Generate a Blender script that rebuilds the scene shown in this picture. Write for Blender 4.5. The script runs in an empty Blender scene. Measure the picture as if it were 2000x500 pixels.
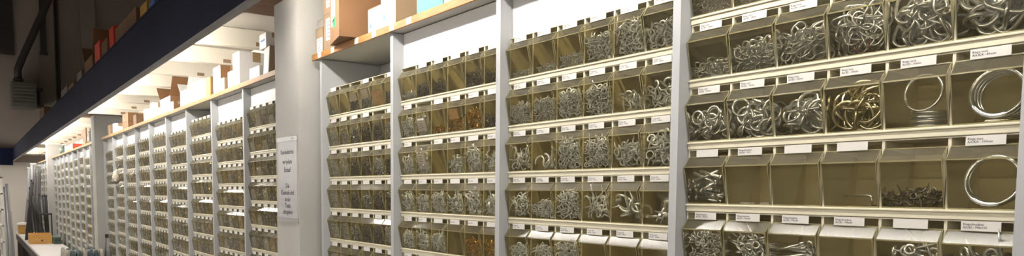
import bpy, math, random
import numpy as np
from mathutils import Vector, Matrix, Euler

random.seed(7)
rng = np.random.default_rng(11)
scene = bpy.context.scene
C = scene.collection
EYE = 1.65                      # camera height above the floor; heights below are written relative to it

# ------------------------------------------------------------------ camera
yaw, pitch, roll = math.radians(55.01), math.radians(-4.51), math.radians(0.49)
fw = Vector((-math.sin(yaw) * math.cos(pitch), math.cos(yaw) * math.cos(pitch), math.sin(pitch)))
rt0 = Vector((math.cos(yaw), math.sin(yaw), 0)); up0 = rt0.cross(fw)
rt = math.cos(roll) * rt0 + math.sin(roll) * up0
up = -math.sin(roll) * rt0 + math.cos(roll) * up0
cam_d = bpy.data.cameras.new('camera'); cam = bpy.data.objects.new('camera', cam_d); C.objects.link(cam)
cam.matrix_world = Matrix(((rt.x, up.x, -fw.x, 0.458), (rt.y, up.y, -fw.y, -1.169), (rt.z, up.z, -fw.z, EYE), (0, 0, 0, 1)))
cam_d.sensor_fit = 'HORIZONTAL'; cam_d.sensor_width = 36.0
cam_d.lens = 1502 / 2000 * 36; cam_d.shift_y = (494.97 - 250) / 2000
cam_d.clip_start = 0.05; cam_d.clip_end = 100
scene.camera = cam

# ------------------------------------------------------------------ world, exposure, light levels
w = bpy.data.worlds.new('hall_air'); scene.world = w; w.use_nodes = True
w.node_tree.nodes['Background'].inputs[0].default_value = (1.0, 0.86, 0.72, 1)
w.node_tree.nodes['Background'].inputs[1].default_value = 0.075
scene.view_settings.view_transform = 'Standard'; scene.view_settings.look = 'None'
scene.view_settings.gamma = 1.0; scene.view_settings.use_curve_mapping = False
scene.view_settings.exposure = -0.1
TUBE_POWER = 90.0               # radiance of the fluorescent tubes
TUBE_COLOR = (1.0, 0.945, 0.85)
AISLE_POWER = 68.0              # unseen tubes across the aisle and added fill tubes at the far end

# ------------------------------------------------------------------ materials
M = {}
def mat(name, col, rough=0.5, metal=0.0, noise=0.0, scale=20.0, spec=0.5, bump=0.0, bscale=60.0, stretch=None):
    m = bpy.data.materials.new(name); m.use_nodes = True
    nt = m.node_tree; b = nt.nodes['Principled BSDF']
    b.inputs['Base Color'].default_value = (*col, 1); b.inputs['Roughness'].default_value = rough
    b.inputs['Metallic'].default_value = metal; b.inputs['Specular IOR Level'].default_value = spec
    tc = nt.nodes.new('ShaderNodeTexCoord'); mp = nt.nodes.new('ShaderNodeMapping')
    nt.links.new(tc.outputs['Object'], mp.inputs[0])
    if stretch: mp.inputs['Scale'].default_value = stretch
    if noise > 0:
        n = nt.nodes.new('ShaderNodeTexNoise'); n.inputs['Scale'].default_value = scale; n.inputs['Detail'].default_value = 4
        nt.links.new(mp.outputs[0], n.inputs['Vector'])
        r = nt.nodes.new('ShaderNodeValToRGB')
        r.color_ramp.elements[0].position = 0.3; r.color_ramp.elements[1].position = 0.7
        r.color_ramp.elements[0].color = (*[c * (1 - noise) for c in col], 1)
        r.color_ramp.elements[1].color = (*[min(1, c * (1 + noise * 0.6)) for c in col], 1)
        nt.links.new(n.outputs['Fac'], r.inputs[0]); nt.links.new(r.outputs[0], b.inputs['Base Color'])
    if bump > 0:
        n2 = nt.nodes.new('ShaderNodeTexNoise'); n2.inputs['Scale'].default_value = bscale
        nt.links.new(mp.outputs[0], n2.inputs['Vector'])
        bp = nt.nodes.new('ShaderNodeBump'); bp.inputs['Strength'].default_value = bump; bp.inputs['Distance'].default_value = 0.004
        nt.links.new(n2.outputs['Fac'], bp.inputs['Height']); nt.links.new(bp.outputs[0], b.inputs['Normal'])
    M[name] = m
    return m

def plastic(name, tint, body, fac, gloss=0.12):
    m = bpy.data.materials.new(name); m.use_nodes = True
    nt = m.node_tree; nt.nodes.remove(nt.nodes['Principled BSDF']); out = nt.nodes['Material Output']
    t = nt.nodes.new('ShaderNodeBsdfTransparent'); t.inputs[0].default_value = (*tint, 1)
    d = nt.nodes.new('ShaderNodeBsdfDiffuse'); d.inputs[0].default_value = (*body, 1)
    tr = nt.nodes.new('ShaderNodeBsdfTranslucent'); tr.inputs[0].default_value = (*body, 1)
    dm = nt.nodes.new('ShaderNodeMixShader'); dm.inputs[0].default_value = 0.35
    nt.links.new(d.outputs[0], dm.inputs[1]); nt.links.new(tr.outputs[0], dm.inputs[2])
    n = nt.nodes.new('ShaderNodeTexNoise'); n.inputs['Scale'].default_value = 18; n.inputs['Detail'].default_value = 3
    tc = nt.nodes.new('ShaderNodeTexCoord'); nt.links.new(tc.outputs['Object'], n.inputs['Vector'])
    mr = nt.nodes.new('ShaderNodeMapRange'); mr.inputs['From Min'].default_value = 0.3; mr.inputs['From Max'].default_value = 0.7
    mr.inputs['To Min'].default_value = fac * 0.75; mr.inputs['To Max'].default_value = fac * 1.25
    nt.links.new(n.outputs['Fac'], mr.inputs['Value'])
    m1 = nt.nodes.new('ShaderNodeMixShader'); nt.links.new(mr.outputs[0], m1.inputs[0])
    nt.links.new(t.outputs[0], m1.inputs[1]); nt.links.new(dm.outputs[0], m1.inputs[2])
    g = nt.nodes.new('ShaderNodeBsdfGlossy'); g.inputs['Roughness'].default_value = gloss
    fr = nt.nodes.new('ShaderNodeFresnel'); fr.inputs[0].default_value = 1.4
    m2 = nt.nodes.new('ShaderNodeMixShader'); nt.links.new(fr.outputs[0], m2.inputs[0])
    nt.links.new(m1.outputs[0], m2.inputs[1]); nt.links.new(g.outputs[0], m2.inputs[2])
    nt.links.new(m2.outputs[0], out.inputs[0])
    M[name] = m
    return m

def emit(name, col, power):
    m = bpy.data.materials.new(name); m.use_nodes = True
    nt = m.node_tree; nt.nodes.remove(nt.nodes['Principled BSDF'])
    e = nt.nodes.new('ShaderNodeEmission'); e.inputs[0].default_value = (*col, 1); e.inputs[1].default_value = power
    nt.links.new(e.outputs[0], nt.nodes['Material Output'].inputs[0]); M[name] = m
    return m

plastic('bin_plastic', (0.965, 0.945, 0.85), (0.66, 0.58, 0.33), 0.03, 0.07)
plastic('bin_side', (0.88, 0.83, 0.63), (0.66, 0.59, 0.34), 0.13, 0.12)
plastic('bin_lip', (0.90, 0.86, 0.72), (0.58, 0.54, 0.40), 0.17, 0.14)
plastic('bin_edge', (0.72, 0.66, 0.40), (0.62, 0.56, 0.32), 0.62)
mat('cream', (0.76, 0.71, 0.55), 0.45, noise=0.06, scale=9)
mat('frame_back', (0.60, 0.545, 0.40), 0.7, noise=0.15, scale=15)
mat('card', (0.76, 0.735, 0.70), 0.7, noise=0.04, scale=60)
mat('ink', (0.05, 0.05, 0.07), 0.8)
mat('white_board', (0.80, 0.80, 0.80), 0.45, noise=0.04, scale=4)
mat('panel_grey', (0.47, 0.48, 0.50), 0.45, noise=0.06, scale=5)
mat('pillar_paint', (0.50, 0.49, 0.465), 0.75, noise=0.07, scale=6, bump=0.15, bscale=90)
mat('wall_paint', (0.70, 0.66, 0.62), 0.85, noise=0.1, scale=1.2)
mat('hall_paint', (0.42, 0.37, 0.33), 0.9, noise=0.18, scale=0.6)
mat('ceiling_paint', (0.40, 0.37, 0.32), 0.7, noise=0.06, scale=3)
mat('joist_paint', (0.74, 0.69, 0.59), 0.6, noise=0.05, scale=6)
mat('beam_navy', (0.005, 0.009, 0.034), 0.75, noise=0.2, scale=3, spec=0.2)
mat('beam_grey', (0.26, 0.26, 0.27), 0.5, noise=0.1, scale=8)
mat('wood_edge', (0.36, 0.165, 0.04), 0.55, noise=0.28, scale=14, stretch=(1, 8, 8))
mat('shelf_white', (0.42, 0.41, 0.38), 0.55, noise=0.05, scale=6)
mat('brown_timber', (0.22, 0.11, 0.05), 0.7, noise=0.35, scale=12, stretch=(6, 1, 6))
mat('floor_concrete', (0.34, 0.32, 0.30), 0.6, noise=0.18, scale=2.5)
mat('cardboard', (0.20, 0.10, 0.042), 0.8, noise=0.10, scale=10)
mat('cardboard_pale', (0.26, 0.18, 0.108), 0.8, noise=0.10, scale=10)
mat('cardboard_dark', (0.17, 0.095, 0.05), 0.85, noise=0.12, scale=10)
mat('carton_white', (0.82, 0.80, 0.78), 0.6, noise=0.05, scale=9)
mat('carton_lilac', (0.74, 0.70, 0.78), 0.6, noise=0.05, scale=9)
mat('tape', (0.32, 0.22, 0.12), 0.3)
mat('tape_grey', (0.22, 0.20, 0.19), 0.4)
mat('green_print', (0.04, 0.36, 0.13), 0.5)
mat('teal_print', (0.015, 0.20, 0.16), 0.5)
mat('blue_print', (0.06, 0.16, 0.55), 0.5)
mat('red_box', (0.62, 0.05, 0.03), 0.5, noise=0.1, scale=9)
mat('yellow_box', (0.50, 0.30, 0.05), 0.6, noise=0.1, scale=9)
mat('zinc', (0.90, 0.92, 0.94), 0.23, metal=0.90, noise=0.10, scale=80)
mat('zinc_small', (0.92, 0.93, 0.93), 0.28, metal=0.68, noise=0.12, scale=80)
mat('zinc_fine', (0.70, 0.71, 0.70), 0.32, metal=0.85, noise=0.30, scale=120)
mat('brassy', (0.88, 0.82, 0.62), 0.2, metal=0.97, noise=0.15, scale=80)
mat('brass', (0.80, 0.52, 0.14), 0.25, metal=1.0, noise=0.2, scale=90)
mat('dark_steel', (0.36, 0.33, 0.29), 0.3, metal=0.9, noise=0.35, scale=120)
mat('copper_red', (0.50, 0.30, 0.24), 0.3, metal=1.0, noise=0.1, scale=80)
mat('grain_grey', (0.58, 0.55, 0.47), 0.5, metal=0.2, noise=0.6, scale=420, bump=0.8, bscale=420)
mat('grain_dark', (0.22, 0.19, 0.15), 0.45, metal=0.2, noise=0.7, scale=380, bump=0.8, bscale=380)
mat('grain_gold', (0.58, 0.49, 0.30), 0.45, metal=0.2, noise=0.6, scale=380, bump=0.8, bscale=380)
mat('clear_bag', (0.70, 0.62, 0.52), 0.2, noise=0.2, scale=40)
mat('orange_bag', (0.66, 0.44, 0.22), 0.3, noise=0.25, scale=60)
mat('sheet_grey', (0.50, 0.50, 0.53), 0.35, noise=0.04, scale=20)
mat('sheet_tape', (0.42, 0.42, 0.44), 0.25)
mat('bench_top', (0.72, 0.69, 0.68), 0.4, noise=0.06, scale=4)
mat('bench_dark', (0.07, 0.06, 0.055), 0.7)
mat('orange_wood', (0.58, 0.31, 0.08), 0.55, noise=0.2, scale=9, stretch=(8, 1, 8))
mat('rod_black', (0.03, 0.028, 0.027), 0.4, noise=0.2, scale=20)
mat('plastic_pale', (0.27, 0.27, 0.28), 0.3, noise=0.1, scale=5)
mat('cloth_teal', (0.10, 0.14, 0.15), 0.9, noise=0.4, scale=30, bump=0.5, bscale=60)
mat('cloth_cream', (0.45, 0.42, 0.36), 0.9, noise=0.3, scale=30, bump=0.5, bscale=60)
mat('green_case', (0.06, 0.09, 0.06), 0.6, noise=0.1, scale=20)
mat('heater_grey', (0.20, 0.20, 0.18), 0.5, metal=0.3, noise=0.12, scale=6)
mat('pipe_dark', (0.09, 0.08, 0.075), 0.5, metal=0.3)
mat('lamp_white', (0.8, 0.8, 0.8), 0.4)
mat('blue_frame', (0.22, 0.42, 0.58), 0.5)
emit('tube_glow', TUBE_COLOR, TUBE_POWER)
emit('aisle_glow', TUBE_COLOR, AISLE_POWER)

# ------------------------------------------------------------------ mesh building
class MB:
    def __init__(self): self.v = []; self.f = []; self.m = []; self.s = []
    def add(self, verts, faces, mi=0, smooth=False):
        o = len(self.v); self.v += [tuple(map(float, p)) for p in verts]
        self.f += [tuple(i + o for i in fc) for fc in faces]; self.m += [mi] * len(faces); self.s += [smooth] * len(faces)
        return self
    def box(self, x0, x1, y0, y1, z0, z1, mi=0, bevel=0.0):
        if bevel <= 0:
            vs = [(x, y, z) for z in (z0, z1) for y in (y0, y1) for x in (x0, x1)]
            return self.add(vs, [(0, 2, 3, 1), (4, 5, 7, 6), (0, 1, 5, 4), (2, 6, 7, 3), (0, 4, 6, 2), (1, 3, 7, 5)], mi)
        b = min(bevel, (x1 - x0) * .45, (y1 - y0) * .45, (z1 - z0) * .45)
        rings = []
        for z, k in ((z0, b), (z0 + b, 0), (z1 - b, 0), (z1, b)):
            rings.append([(x0 + k + b * (k == 0) * 0, y0 + k, z), (x1 - k, y0 + k, z), (x1 - k, y1 - k, z), (x0 + k, y1 - k, z)])
        vs = [p for r in rings for p in r]; fs = [(3, 2, 1, 0), (12, 13, 14, 15)]
        for r in range(3):
            for i in range(4): fs.append((r * 4 + i, r * 4 + (i + 1) % 4, r * 4 + 4 + (i + 1) % 4, r * 4 + 4 + i))
        return self.add(vs, fs, mi)
    def tube(self, path, rad, seg=8, mi=0, closed=False, caps=True):
        P = [Vector(p) for p in path]; n = len(P); rads = rad if hasattr(rad, '__len__') else [rad] * n
        T = []
        for i in range(n):
            a = P[i - 1] if (i > 0 or closed) else P[i]; b = P[(i + 1) % n] if (i < n - 1 or closed) else P[i]
            T.append((b - a).normalized())
        ref = Vector((0, 0, 1)) if abs(T[0].z) < 0.9 else Vector((1, 0, 0))
        u = T[0].cross(ref).normalized(); vs = []
        for i in range(n):
            u = (u - T[i] * u.dot(T[i])).normalized(); q = T[i].cross(u)
            for k in range(seg):
                a = 2 * math.pi * k / seg; vs.append(P[i] + (u * math.cos(a) + q * math.sin(a)) * rads[i])
        fs = []
        for i in range(n if closed else n - 1):
            j = (i + 1) % n
            for k in range(seg):
                k2 = (k + 1) % seg; fs.append((i * seg + k, i * seg + k2, j * seg + k2, j * seg + k))
        self.add(vs, fs, mi, True)
        if caps and not closed:
            o = len(self.v) - len(vs)
            self.f += [tuple(o + k for k in reversed(range(seg))), tuple(o + (n - 1) * seg + k for k in range(seg))]
            self.m += [mi] * 2; self.s += [False] * 2
        return self
    def arr(self): return np.array(self.v)
    def mesh(self, name, mats):
        me = bpy.data.meshes.new(name); me.from_pydata(self.v, [], self.f)
        for k in (mats if isinstance(mats, (list, tuple)) else [mats]): me.materials.append(M[k])
        me.polygons.foreach_set('material_index', self.m); me.polygons.foreach_set('use_smooth', self.s)
        me.update(); return me
    def build(self, name, mats, parent=None): return link(name, self.mesh(name, mats), parent)

def link(name, data, parent=None, loc=None):
    o = bpy.data.objects.new(name, data); C.objects.link(o)
    if parent is not None: o.parent = parent
    if loc is not None: o.location = loc
    return o
def tag(o, label, cat, group=None, kind=None):
    o['label'] = label; o['category'] = cat
    if group: o['group'] = group
    if kind: o['kind'] = kind
    return o
def structure(o, label=None):
    o['kind'] = 'structure'
    if label: o['label'] = label
    return o
def empty(name, loc=(0, 0, 0), rz=0.0):
    o = bpy.data.objects.new(name, None); C.objects.link(o); o.location = loc; o.rotation_euler = (0, 0, rz)
    o.empty_display_size = 0.05
    return o
Z = lambda z: EYE + z
ORD = ['first', 'second', 'third', 'fourth', 'fifth', 'sixth', 'seventh', 'eighth', 'ninth', 'tenth', 'eleventh', 'twelfth']

_text_jobs = []
def text_later(s, size, material, parent, loc, rot=(math.pi / 2, 0, 0), align='LEFT', line=1.0):
    _text_jobs.append((s, size, material, parent, loc, rot, align, line))
def flush_text():
    made = {}
    tmp = {}
    for s, size, material, parent, loc, rot, align, line in _text_jobs:
        k = (s, size, material, align, line)
        if k in tmp: continue
        cu = bpy.data.curves.new('lettering', 'FONT'); cu.body = s; cu.size = size; cu.align_x = align
        cu.space_line = line; cu.resolution_u = 1; cu.offset = size * 0.012
        ob = bpy.data.objects.new('lettering_source', cu); C.objects.link(ob); tmp[k] = ob
    dg = bpy.context.evaluated_depsgraph_get(); dg.update()
    for k, ob in tmp.items():
        me = bpy.data.meshes.new_from_object(ob.evaluated_get(dg)); me.materials.clear(); me.materials.append(M[k[2]]); made[k] = me
    for k, ob in tmp.items():
        cu = ob.data; bpy.data.objects.remove(ob); bpy.data.curves.remove(cu)
    for s, size, material, parent, loc, rot, align, line in _text_jobs:
        o = link('lettering', made[(s, size, material, align, line)], parent, loc); o.rotation_euler = rot

# ================================================================== the setting
XE = -20.5                        # far end wall
structure(MB().box(XE, 4.0, -2.6, 2.6, -0.1, 0).build('floor', 'floor_concrete'), 'grey concrete floor of the aisle')
structure(MB().box(XE, 4.0, 0.245, 0.30, 0, Z(0.84)).build('wall_back', 'wall_paint'), 'painted wall behind the bin shelving')
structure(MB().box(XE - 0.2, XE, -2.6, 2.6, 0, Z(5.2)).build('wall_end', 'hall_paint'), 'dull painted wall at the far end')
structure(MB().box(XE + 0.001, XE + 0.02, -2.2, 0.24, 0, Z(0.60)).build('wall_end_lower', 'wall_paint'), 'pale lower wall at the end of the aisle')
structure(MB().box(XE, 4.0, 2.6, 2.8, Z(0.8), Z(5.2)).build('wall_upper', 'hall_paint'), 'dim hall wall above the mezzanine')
structure(MB().box(XE, 4.0, -2.8, -2.6, 0, Z(5.2)).build('wall_opposite', 'wall_paint'), 'plain wall across the aisle')
structure(MB().box(4.0, 4.2, -2.6, 2.6, 0, Z(5.2)).build('wall_near', 'wall_paint'), 'wall behind the camera')
# pilasters on the far wall
for k, (a, b, d) in enumerate(((0.18, 0.50, 0.14), (1.05, 1.35, 0.12), (-1.3, -0.75, 0.10))):
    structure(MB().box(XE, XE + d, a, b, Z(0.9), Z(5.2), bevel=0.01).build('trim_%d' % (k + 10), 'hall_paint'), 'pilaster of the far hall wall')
structure(MB().tube([(XE + 0.05, 0.57, Z(0.9)), (XE + 0.05, 0.57, Z(5.0))], 0.03, 8).build('trim_13', 'pipe_dark'), 'thin vertical conduit on the far wall')

# mezzanine: deck, joists, beam along the edge
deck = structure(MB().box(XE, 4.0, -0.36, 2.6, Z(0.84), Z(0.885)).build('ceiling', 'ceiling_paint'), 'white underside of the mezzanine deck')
jm = MB().box(-0.03, 0.03, -0.345, 0.24, Z(0.745), Z(0.84), bevel=0.004).mesh('ceiling_joist', 'joist_paint')
pm = MB().box(-0.001, 0.001, -0.022, 0.022, -0.010, 0.010).mesh('wood_patch', 'cardboard_pale')
jx = -3.712
joists = []
while jx > XE + 0.3:
    joists.append(jx); jx -= 0.645
joists += [-2.25, -1.6, -0.95, -0.3, 0.35, 1.0]
for x in joists:
    if any(abs(x - px) < 0.3 for px in (-2.81, -9.03, -15.35)): continue
    j = link('ceiling_joist', jm, deck, (x, 0, 0))
    link('wood_patch', pm, j, (0.0312, 0.10, Z(0.765)))
for px in (-2.81, -9.03, -15.35):
    t = MB().box(px - 0.29, px + 0.29, -0.345, 0.24, Z(0.79), Z(0.84), bevel=0.004).build('ceiling_board', 'brown_timber', deck)
beam = structure(MB().box(XE + 0.02, 4.0, -0.402, -0.362, Z(0.628), Z(0.90), bevel=0.003).build('trim_1', 'beam_navy'), 'navy blue steel edge beam of the mezzanine')
MB().box(XE + 0.02, 4.0, -0.404, -0.380, Z(0.614), Z(0.628)).build('bottom_flange', 'beam_grey', beam)
MB().box(XE + 0.02, 4.0, -0.404, -0.362, Z(0.90), Z(0.912)).build('top_flange', 'beam_navy', beam)
beam2 = structure(MB().box(XE + 0.3, XE + 0.36, -2.6, -0.404, Z(0.52), Z(0.90), bevel=0.003).build('trim_2', 'beam_navy'), 'dark cross beam at the far end')

# pillars
PIL = [(-2.862, -2.582), (-9.09, -8.81), (-15.42, -15.14)]
for k, (a, b) in enumerate(PIL):
    p = structure(MB().box(a, b, -0.09, 0.245, 0, Z(0.79), bevel=0.008).build('pillar', 'pillar_paint'),
                  ['white painted pillar with the paper sign', 'second white pillar down the aisle', 'third and farthest white pillar'][k])

# ================================================================== bin shelving carcasses
def carcass(label, xs, headers, tops, cat='shelving', depth=0.22):
    """xs: left edges of the upright panels (right to left), 20 mm boards"""
    xr, xl = max(xs) + 0.02, min(xs)
    root = empty('bin_shelving', ((xr + xl) / 2, 0.1, 0)); cx = (xr + xl) / 2
    um = MB().box(0, 0.02, -0.13, depth - 0.1, 0.0, Z(0.515), bevel=0.0012).mesh('upright_panel', 'panel_grey')
    for x in xs: link('upright_panel', um, root, (x - cx, 0, 0))
    MB().box(xl - cx, xr - cx, depth - 0.1, depth - 0.085, 0, Z(0.515)).build('back_panel', 'panel_grey', root)
    for (a, b), h, tp in zip([(xs[i + 1] + 0.02, xs[i]) for i in range(len(xs) - 1)], headers, tops):
        if h: MB().box(a - cx + .001, b - cx - .001, -0.092, -0.08, Z(tp) + 0.001, Z(0.5145)).build('header_panel', 'white_board', root)
        MB().box(a - cx + .001, b - cx - .001, -0.11, depth - 0.1, 0.03, 0.05).build('base_board', 'panel_grey', root)
    return tag(root, label, cat, 'grey shelving carcasses along the wall')

XR = [0.625, 0.0, -0.625, -1.25, -1.875, -2.5]
carcass('grey shelving carcass right of the signed pillar, nearest the camera', XR, [1, 0, 1, 1, 0], [0.45, 0.45, 0.402, 0.402, 0.402])
X2 = [-2.945] + [-3.57 - 0.635 * k for k in range(9)]
T2 = [0.421, 0.386, 0.445, 0.403, 0.427, 0.419, 0.41, 0.425, 0.40]
carcass('grey shelving carcass between the signed pillar and the second pillar', X2, [1, 1, 0, 1, 1, 1, 1, 1, 1], T2)
X3 = [-9.20] + [-9.845 - 0.635 * k for k in range(9)]
T3 = [0.42, 0.40, 0.425, 0.41, 0.40, 0.42, 0.41, 0.40, 0.42]
carcass('grey shelving carcass between the second and third pillars', X3, [1, 1, 1, 0, 1, 1, 1, 1, 0], T3)
X4 = [-15.54] + [-16.165 - 0.635 * k for k in range(4)]
T4 = [0.41] * 4
carcass('grey shelving carcass beyond the third pillar at the far end', X4, [1, 1, 1, 1], T4)
MB_blue = MB().box(-15.50, -15.46, -0.05, -0.03, 0, Z(0.51), bevel=0.003)
tag(MB_blue.build('blue_post', 'blue_frame'), 'slim light blue post beside the third pillar', 'post')

# wooden top shelves with price tags
def top_shelf(label, x0, x1, tags):
    root = MB().box(x0, x1, -0.038, 0.235, Z(0.5165), Z(0.5375), bevel=0.001).build('wooden_shelf', 'shelf_white')
    MB().box(x0 - .002, x1, -0.0445, -0.038, Z(0.515), Z(0.5385), bevel=0.001).build('wood_edge', 'wood_edge', root)
    tm = MB().box(-0.016, 0.016, -0.001, 0, -0.010, 0.010).mesh('price_tag', 'card')
    for k, x in enumerate(tags):
        t = link('price_tag', tm, root, (x, -0.0447, Z(0.527))); t.rotation_euler = (0, random.uniform(-.05, .05), 0)
    return tag(root, label, 'shelf', 'wooden shelves on top of the bin shelving')
top_shelf('orange edged wooden shelf holding cartons right of the signed pillar', -2.545, 1.2, [-2.33, -2.463, -2.112, -1.966, -1.833, -1.714, -1.2, -0.8])
top_shelf('orange edged wooden shelf left of the signed pillar', -8.69, -2.925, [])
top_shelf('wooden shelf between the second and third pillars', -15.0, -9.18, [])
top_shelf('wooden shelf at the far end beyond the third pillar', -18.2, -15.46, [])

# ================================================================== flip-bin strips
H = 0.1205; WS = 0.6; PW = 0.1
Y_R, Z_R = -0.0155, 0.0865          # front ridge of a bin
Z_L, Y_L = 0.106, -0.001           # upper edge of its lip
Z_B, Y_B = 0.0158, -0.001          # lower front edge
def frame_mesh():
    b = MB()
    b.box(0, WS, -0.003, 0.092, 0, 0.0105, 0, 0.001)
    b.box(0, WS, -0.0055, 0.03, 0.0105, 0.0145, 0, 0.001)
    b.box(0, WS, -0.001, 0.092, H - 0.0018, H - 0.0002, 0)
    for k in range(7):
        x = k * PW
        b.box(max(0, x - 0.0024), min(WS, x + 0.0024), 0.0, 0.092, 0.0145, H - 0.0018, 0)
    b.box(0, WS, 0.090, 0.094, 0.0, H - 0.002, 1)
    return b
def bin_mesh():
    b = MB(); x0, x1 = 0.0030, 0.0970
    prof = [(Y_B, Z_B), (Y_R, Z_R), (Y_L, Z_L), (0.084, 0.100), (0.060, Z_B)]
    # front, lip, back, floor as sheets; two side walls
    for i, j in ((0, 1), (1, 2), (3, 4), (4, 0)):
        (ya, za), (yb, zb) = prof[i], prof[j]
        b.add([(x0, ya, za), (x1, ya, za), (x1, yb, zb), (x0, yb, zb)], [(0, 1, 2, 3)], 2 if i == 1 else 0)
    for x in (x0, x1):
        b.add([(x, y, z) for y, z in prof], [(0, 1, 2, 3, 4)], 3)
    e = 0.0011
    b.box(x0, x1, Y_R - e, Y_R + 0.0004, Z_R - e, Z_R + e, 1)
    b.box(x0, x1, Y_L - e, Y_L + e, Z_L - e * .8, Z_L + e * .8, 1)
    b.box(x0, x1, Y_B - e, Y_B + e, Z_B - e, Z_B + e, 1)
    for x in (x0, x1):
        b.tube([(x, Y_B, Z_B), (x, Y_R, Z_R), (x, Y_L, Z_L)], 0.0009, 4, 1)
    return b
FRAME = frame_mesh().mesh('bin_strip', ['cream', 'frame_back'])
BIN = bin_mesh().mesh('bin', ['bin_plastic', 'bin_edge', 'bin_lip', 'bin_side'])
CARD = MB().box(0.0235, 0.0765, -0.0042, -0.0036, 0.1058, 0.1198).mesh('label_card', 'card')
def strip_far():
    b = MB(); b.v, b.f, b.m, b.s = [], [], [], []
    fm = frame_mesh(); b.add(fm.v, fm.f); b.m = list(fm.m); b.s = list(fm.s)
    for k in range(6):
        s = bin_mesh(); s.v = [(x + k * PW, y, z) for x, y, z in s.v]
        n = len(b.f); b.add(s.v, s.f); b.m[n:] = [i + 2 for i in s.m]
        b.box(k * PW + 0.0235, k * PW + 0.0765, -0.0042, -0.0036, 0.1058, 0.1198, 6)
    return b.mesh('bin_strip', ['cream', 'frame_back', 'bin_plastic', 'bin_edge', 'bin_lip', 'bin_side', 'card'])
FAR = strip_far()

BAYNAME = {}
def add_strip(x0, ztop, row, bay, near=True, cards=None, texts=None, tsize=0.0048):
    loc = (x0, 0, Z(ztop) - H)
    lab = '%s row of clear flip bins from the top, %s' % (ORD[row], bay)
    if not near:
        return tag(link('bin_strip', FAR, None, loc), lab, 'storage bins', 'rows of clear flip bins on the shelving')
    root = link('bin_strip', FRAME, None, loc)
    for k in range(6):
        b = link('bin', BIN, root, (k * PW, 0, 0))
        if cards is None or cards[k]:
            c = link('label_card', CARD, root, (k * PW, 0, 0))
            if texts and texts[k]:
                text_later(texts[k], tsize, 'ink', c, (0.0262, -0.0044, 0.1137 if '\n' in texts[k] else 0.111), line=0.92)
    return tag(root, lab, 'storage bins', 'rows of clear flip bins on the shelving')

# ------------------------------------------------------------------ small hardware shapes
def circle(R, n, plane='XY', a0=0, a1=2 * math.pi, c=(0, 0, 0), sx=1, sy=1, end=False):
    out = []
    for i in range(n + (1 if end else 0)):
        a = a0 + (a1 - a0) * i / n; x, y = R * math.cos(a) * sx, R * math.sin(a) * sy
        out.append((c[0] + x, c[1] + y, c[2]) if plane == 'XY' else (c[0] + x, c[1], c[2] + y))
    return out
def ring(R, r, n=28, s=8): return MB().tube(circle(R, n), r, s, closed=True)
def oval(a, b, r, n=24, s=8):
    pts = []
    for i in range(n):
        t = 2 * math.pi * i / n; x, y = math.cos(t), math.sin(t)
        pts.append((max(-a + b, min(a - b, x * a * 1.1)) + b * x, b * y, 0))
    return MB().tube(pts, r, s, closed=True)
def eye(R, r, L, n=12, s=5):
    b = MB().tube(circle(R, n, a0=-math.pi / 2 + .25, a1=1.5 * math.pi - .1, c=(0, 0, 0), end=True), r, s)
    b.tube([(0, -R, 0), (0, -R - L * .55, 0), (0, -R - L, 0)], [r, r * .95, r * .3], s); return b
def hook(R, r, L, n=10, s=5):
    pts = circle(R, n, a0=-math.pi * .9, a1=math.pi * .5, end=True)
    pts = [(R * math.cos(a), R * math.sin(a), 0) for a in np.linspace(2.6, -1.2, n)]
    b = MB().tube(pts + [(0, -R - .1 * L, 0), (0, -R - L, 0)], [r] * (n + 1) + [r * .3], s); return b
def bolt(L, r, s=7):
    b = MB().tube([(0, -L / 2, 0), (0, L / 2, 0)], r, s)
    b.tube([(0, L / 2, 0), (0, L / 2 + r * 1.4, 0)], r * 1.9, 6); return b
def screw(L, r, s=4):
    b = MB().tube([(0, -L / 2, 0), (0, L * .35, 0)], [r * .5, r], s)
    b.tube([(0, L * .35, 0), (0, L / 2, 0)], [r, r * 1.9], s + 2); return b
def screweye_long(R, r, L): return eye(R, r, L, 14, 6)

def front_y(z): return Y_B + (Y_R - Y_B) * max(0, (z - Z_B)) / (Z_R - Z_B)
def pack(n, rad, fill, depth=0.05, seed=0, facing=0.5, tilt=1.2, ext=None):
    """places inside one bin: best-candidate points below a slightly mounded heap top"""
    R = random.Random(seed); pts = []; out = []
    zt = Z_B + fill * 0.068; ex = ext or rad
    for _ in range(n):
        best, bd = None, -1
        for _c in range(14):
            x = R.uniform(0.0055 + ex * .55, 0.0945 - ex * .55) if ex < 0.042 else 0.05
            mound = 1.06 - 0.16 * abs(x - 0.06) / 0.05 + R.uniform(-.06, .06)
            z = Z_B + 0.0015 + rad * .8 + max(0, (zt - Z_B) * mound - rad * 1.3) * R.random() ** 0.85
            yf = front_y(z) + 0.003 + rad * .55
            y = yf + (R.random() ** 1.8) * depth
            p = Vector((x, y, z)); d = min([(p - q).length for q in pts] + [1])
            if d > bd: bd, best = d, p
        pts.append(best)
        if R.random() < facing:
            e = Euler((math.pi / 2 + R.gauss(0, .35), R.gauss(0, .3), R.uniform(0, 6.28)))
            rot = Matrix.Rotation(R.gauss(0, .45), 3, 'Z') @ Matrix.Rotation(math.pi / 2 + R.gauss(0, .4), 3, 'X') @ Matrix.Rotation(R.uniform(0, 6.28), 3, 'Z')
        else:
            rot = Matrix.Rotation(R.uniform(0, 6.28), 3, 'Z') @ Matrix.Rotation(R.gauss(0, tilt), 3, 'X') @ Matrix.Rotation(R.uniform(0, 6.28), 3, 'Z')
        out.append((best, rot))
    return out

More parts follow.
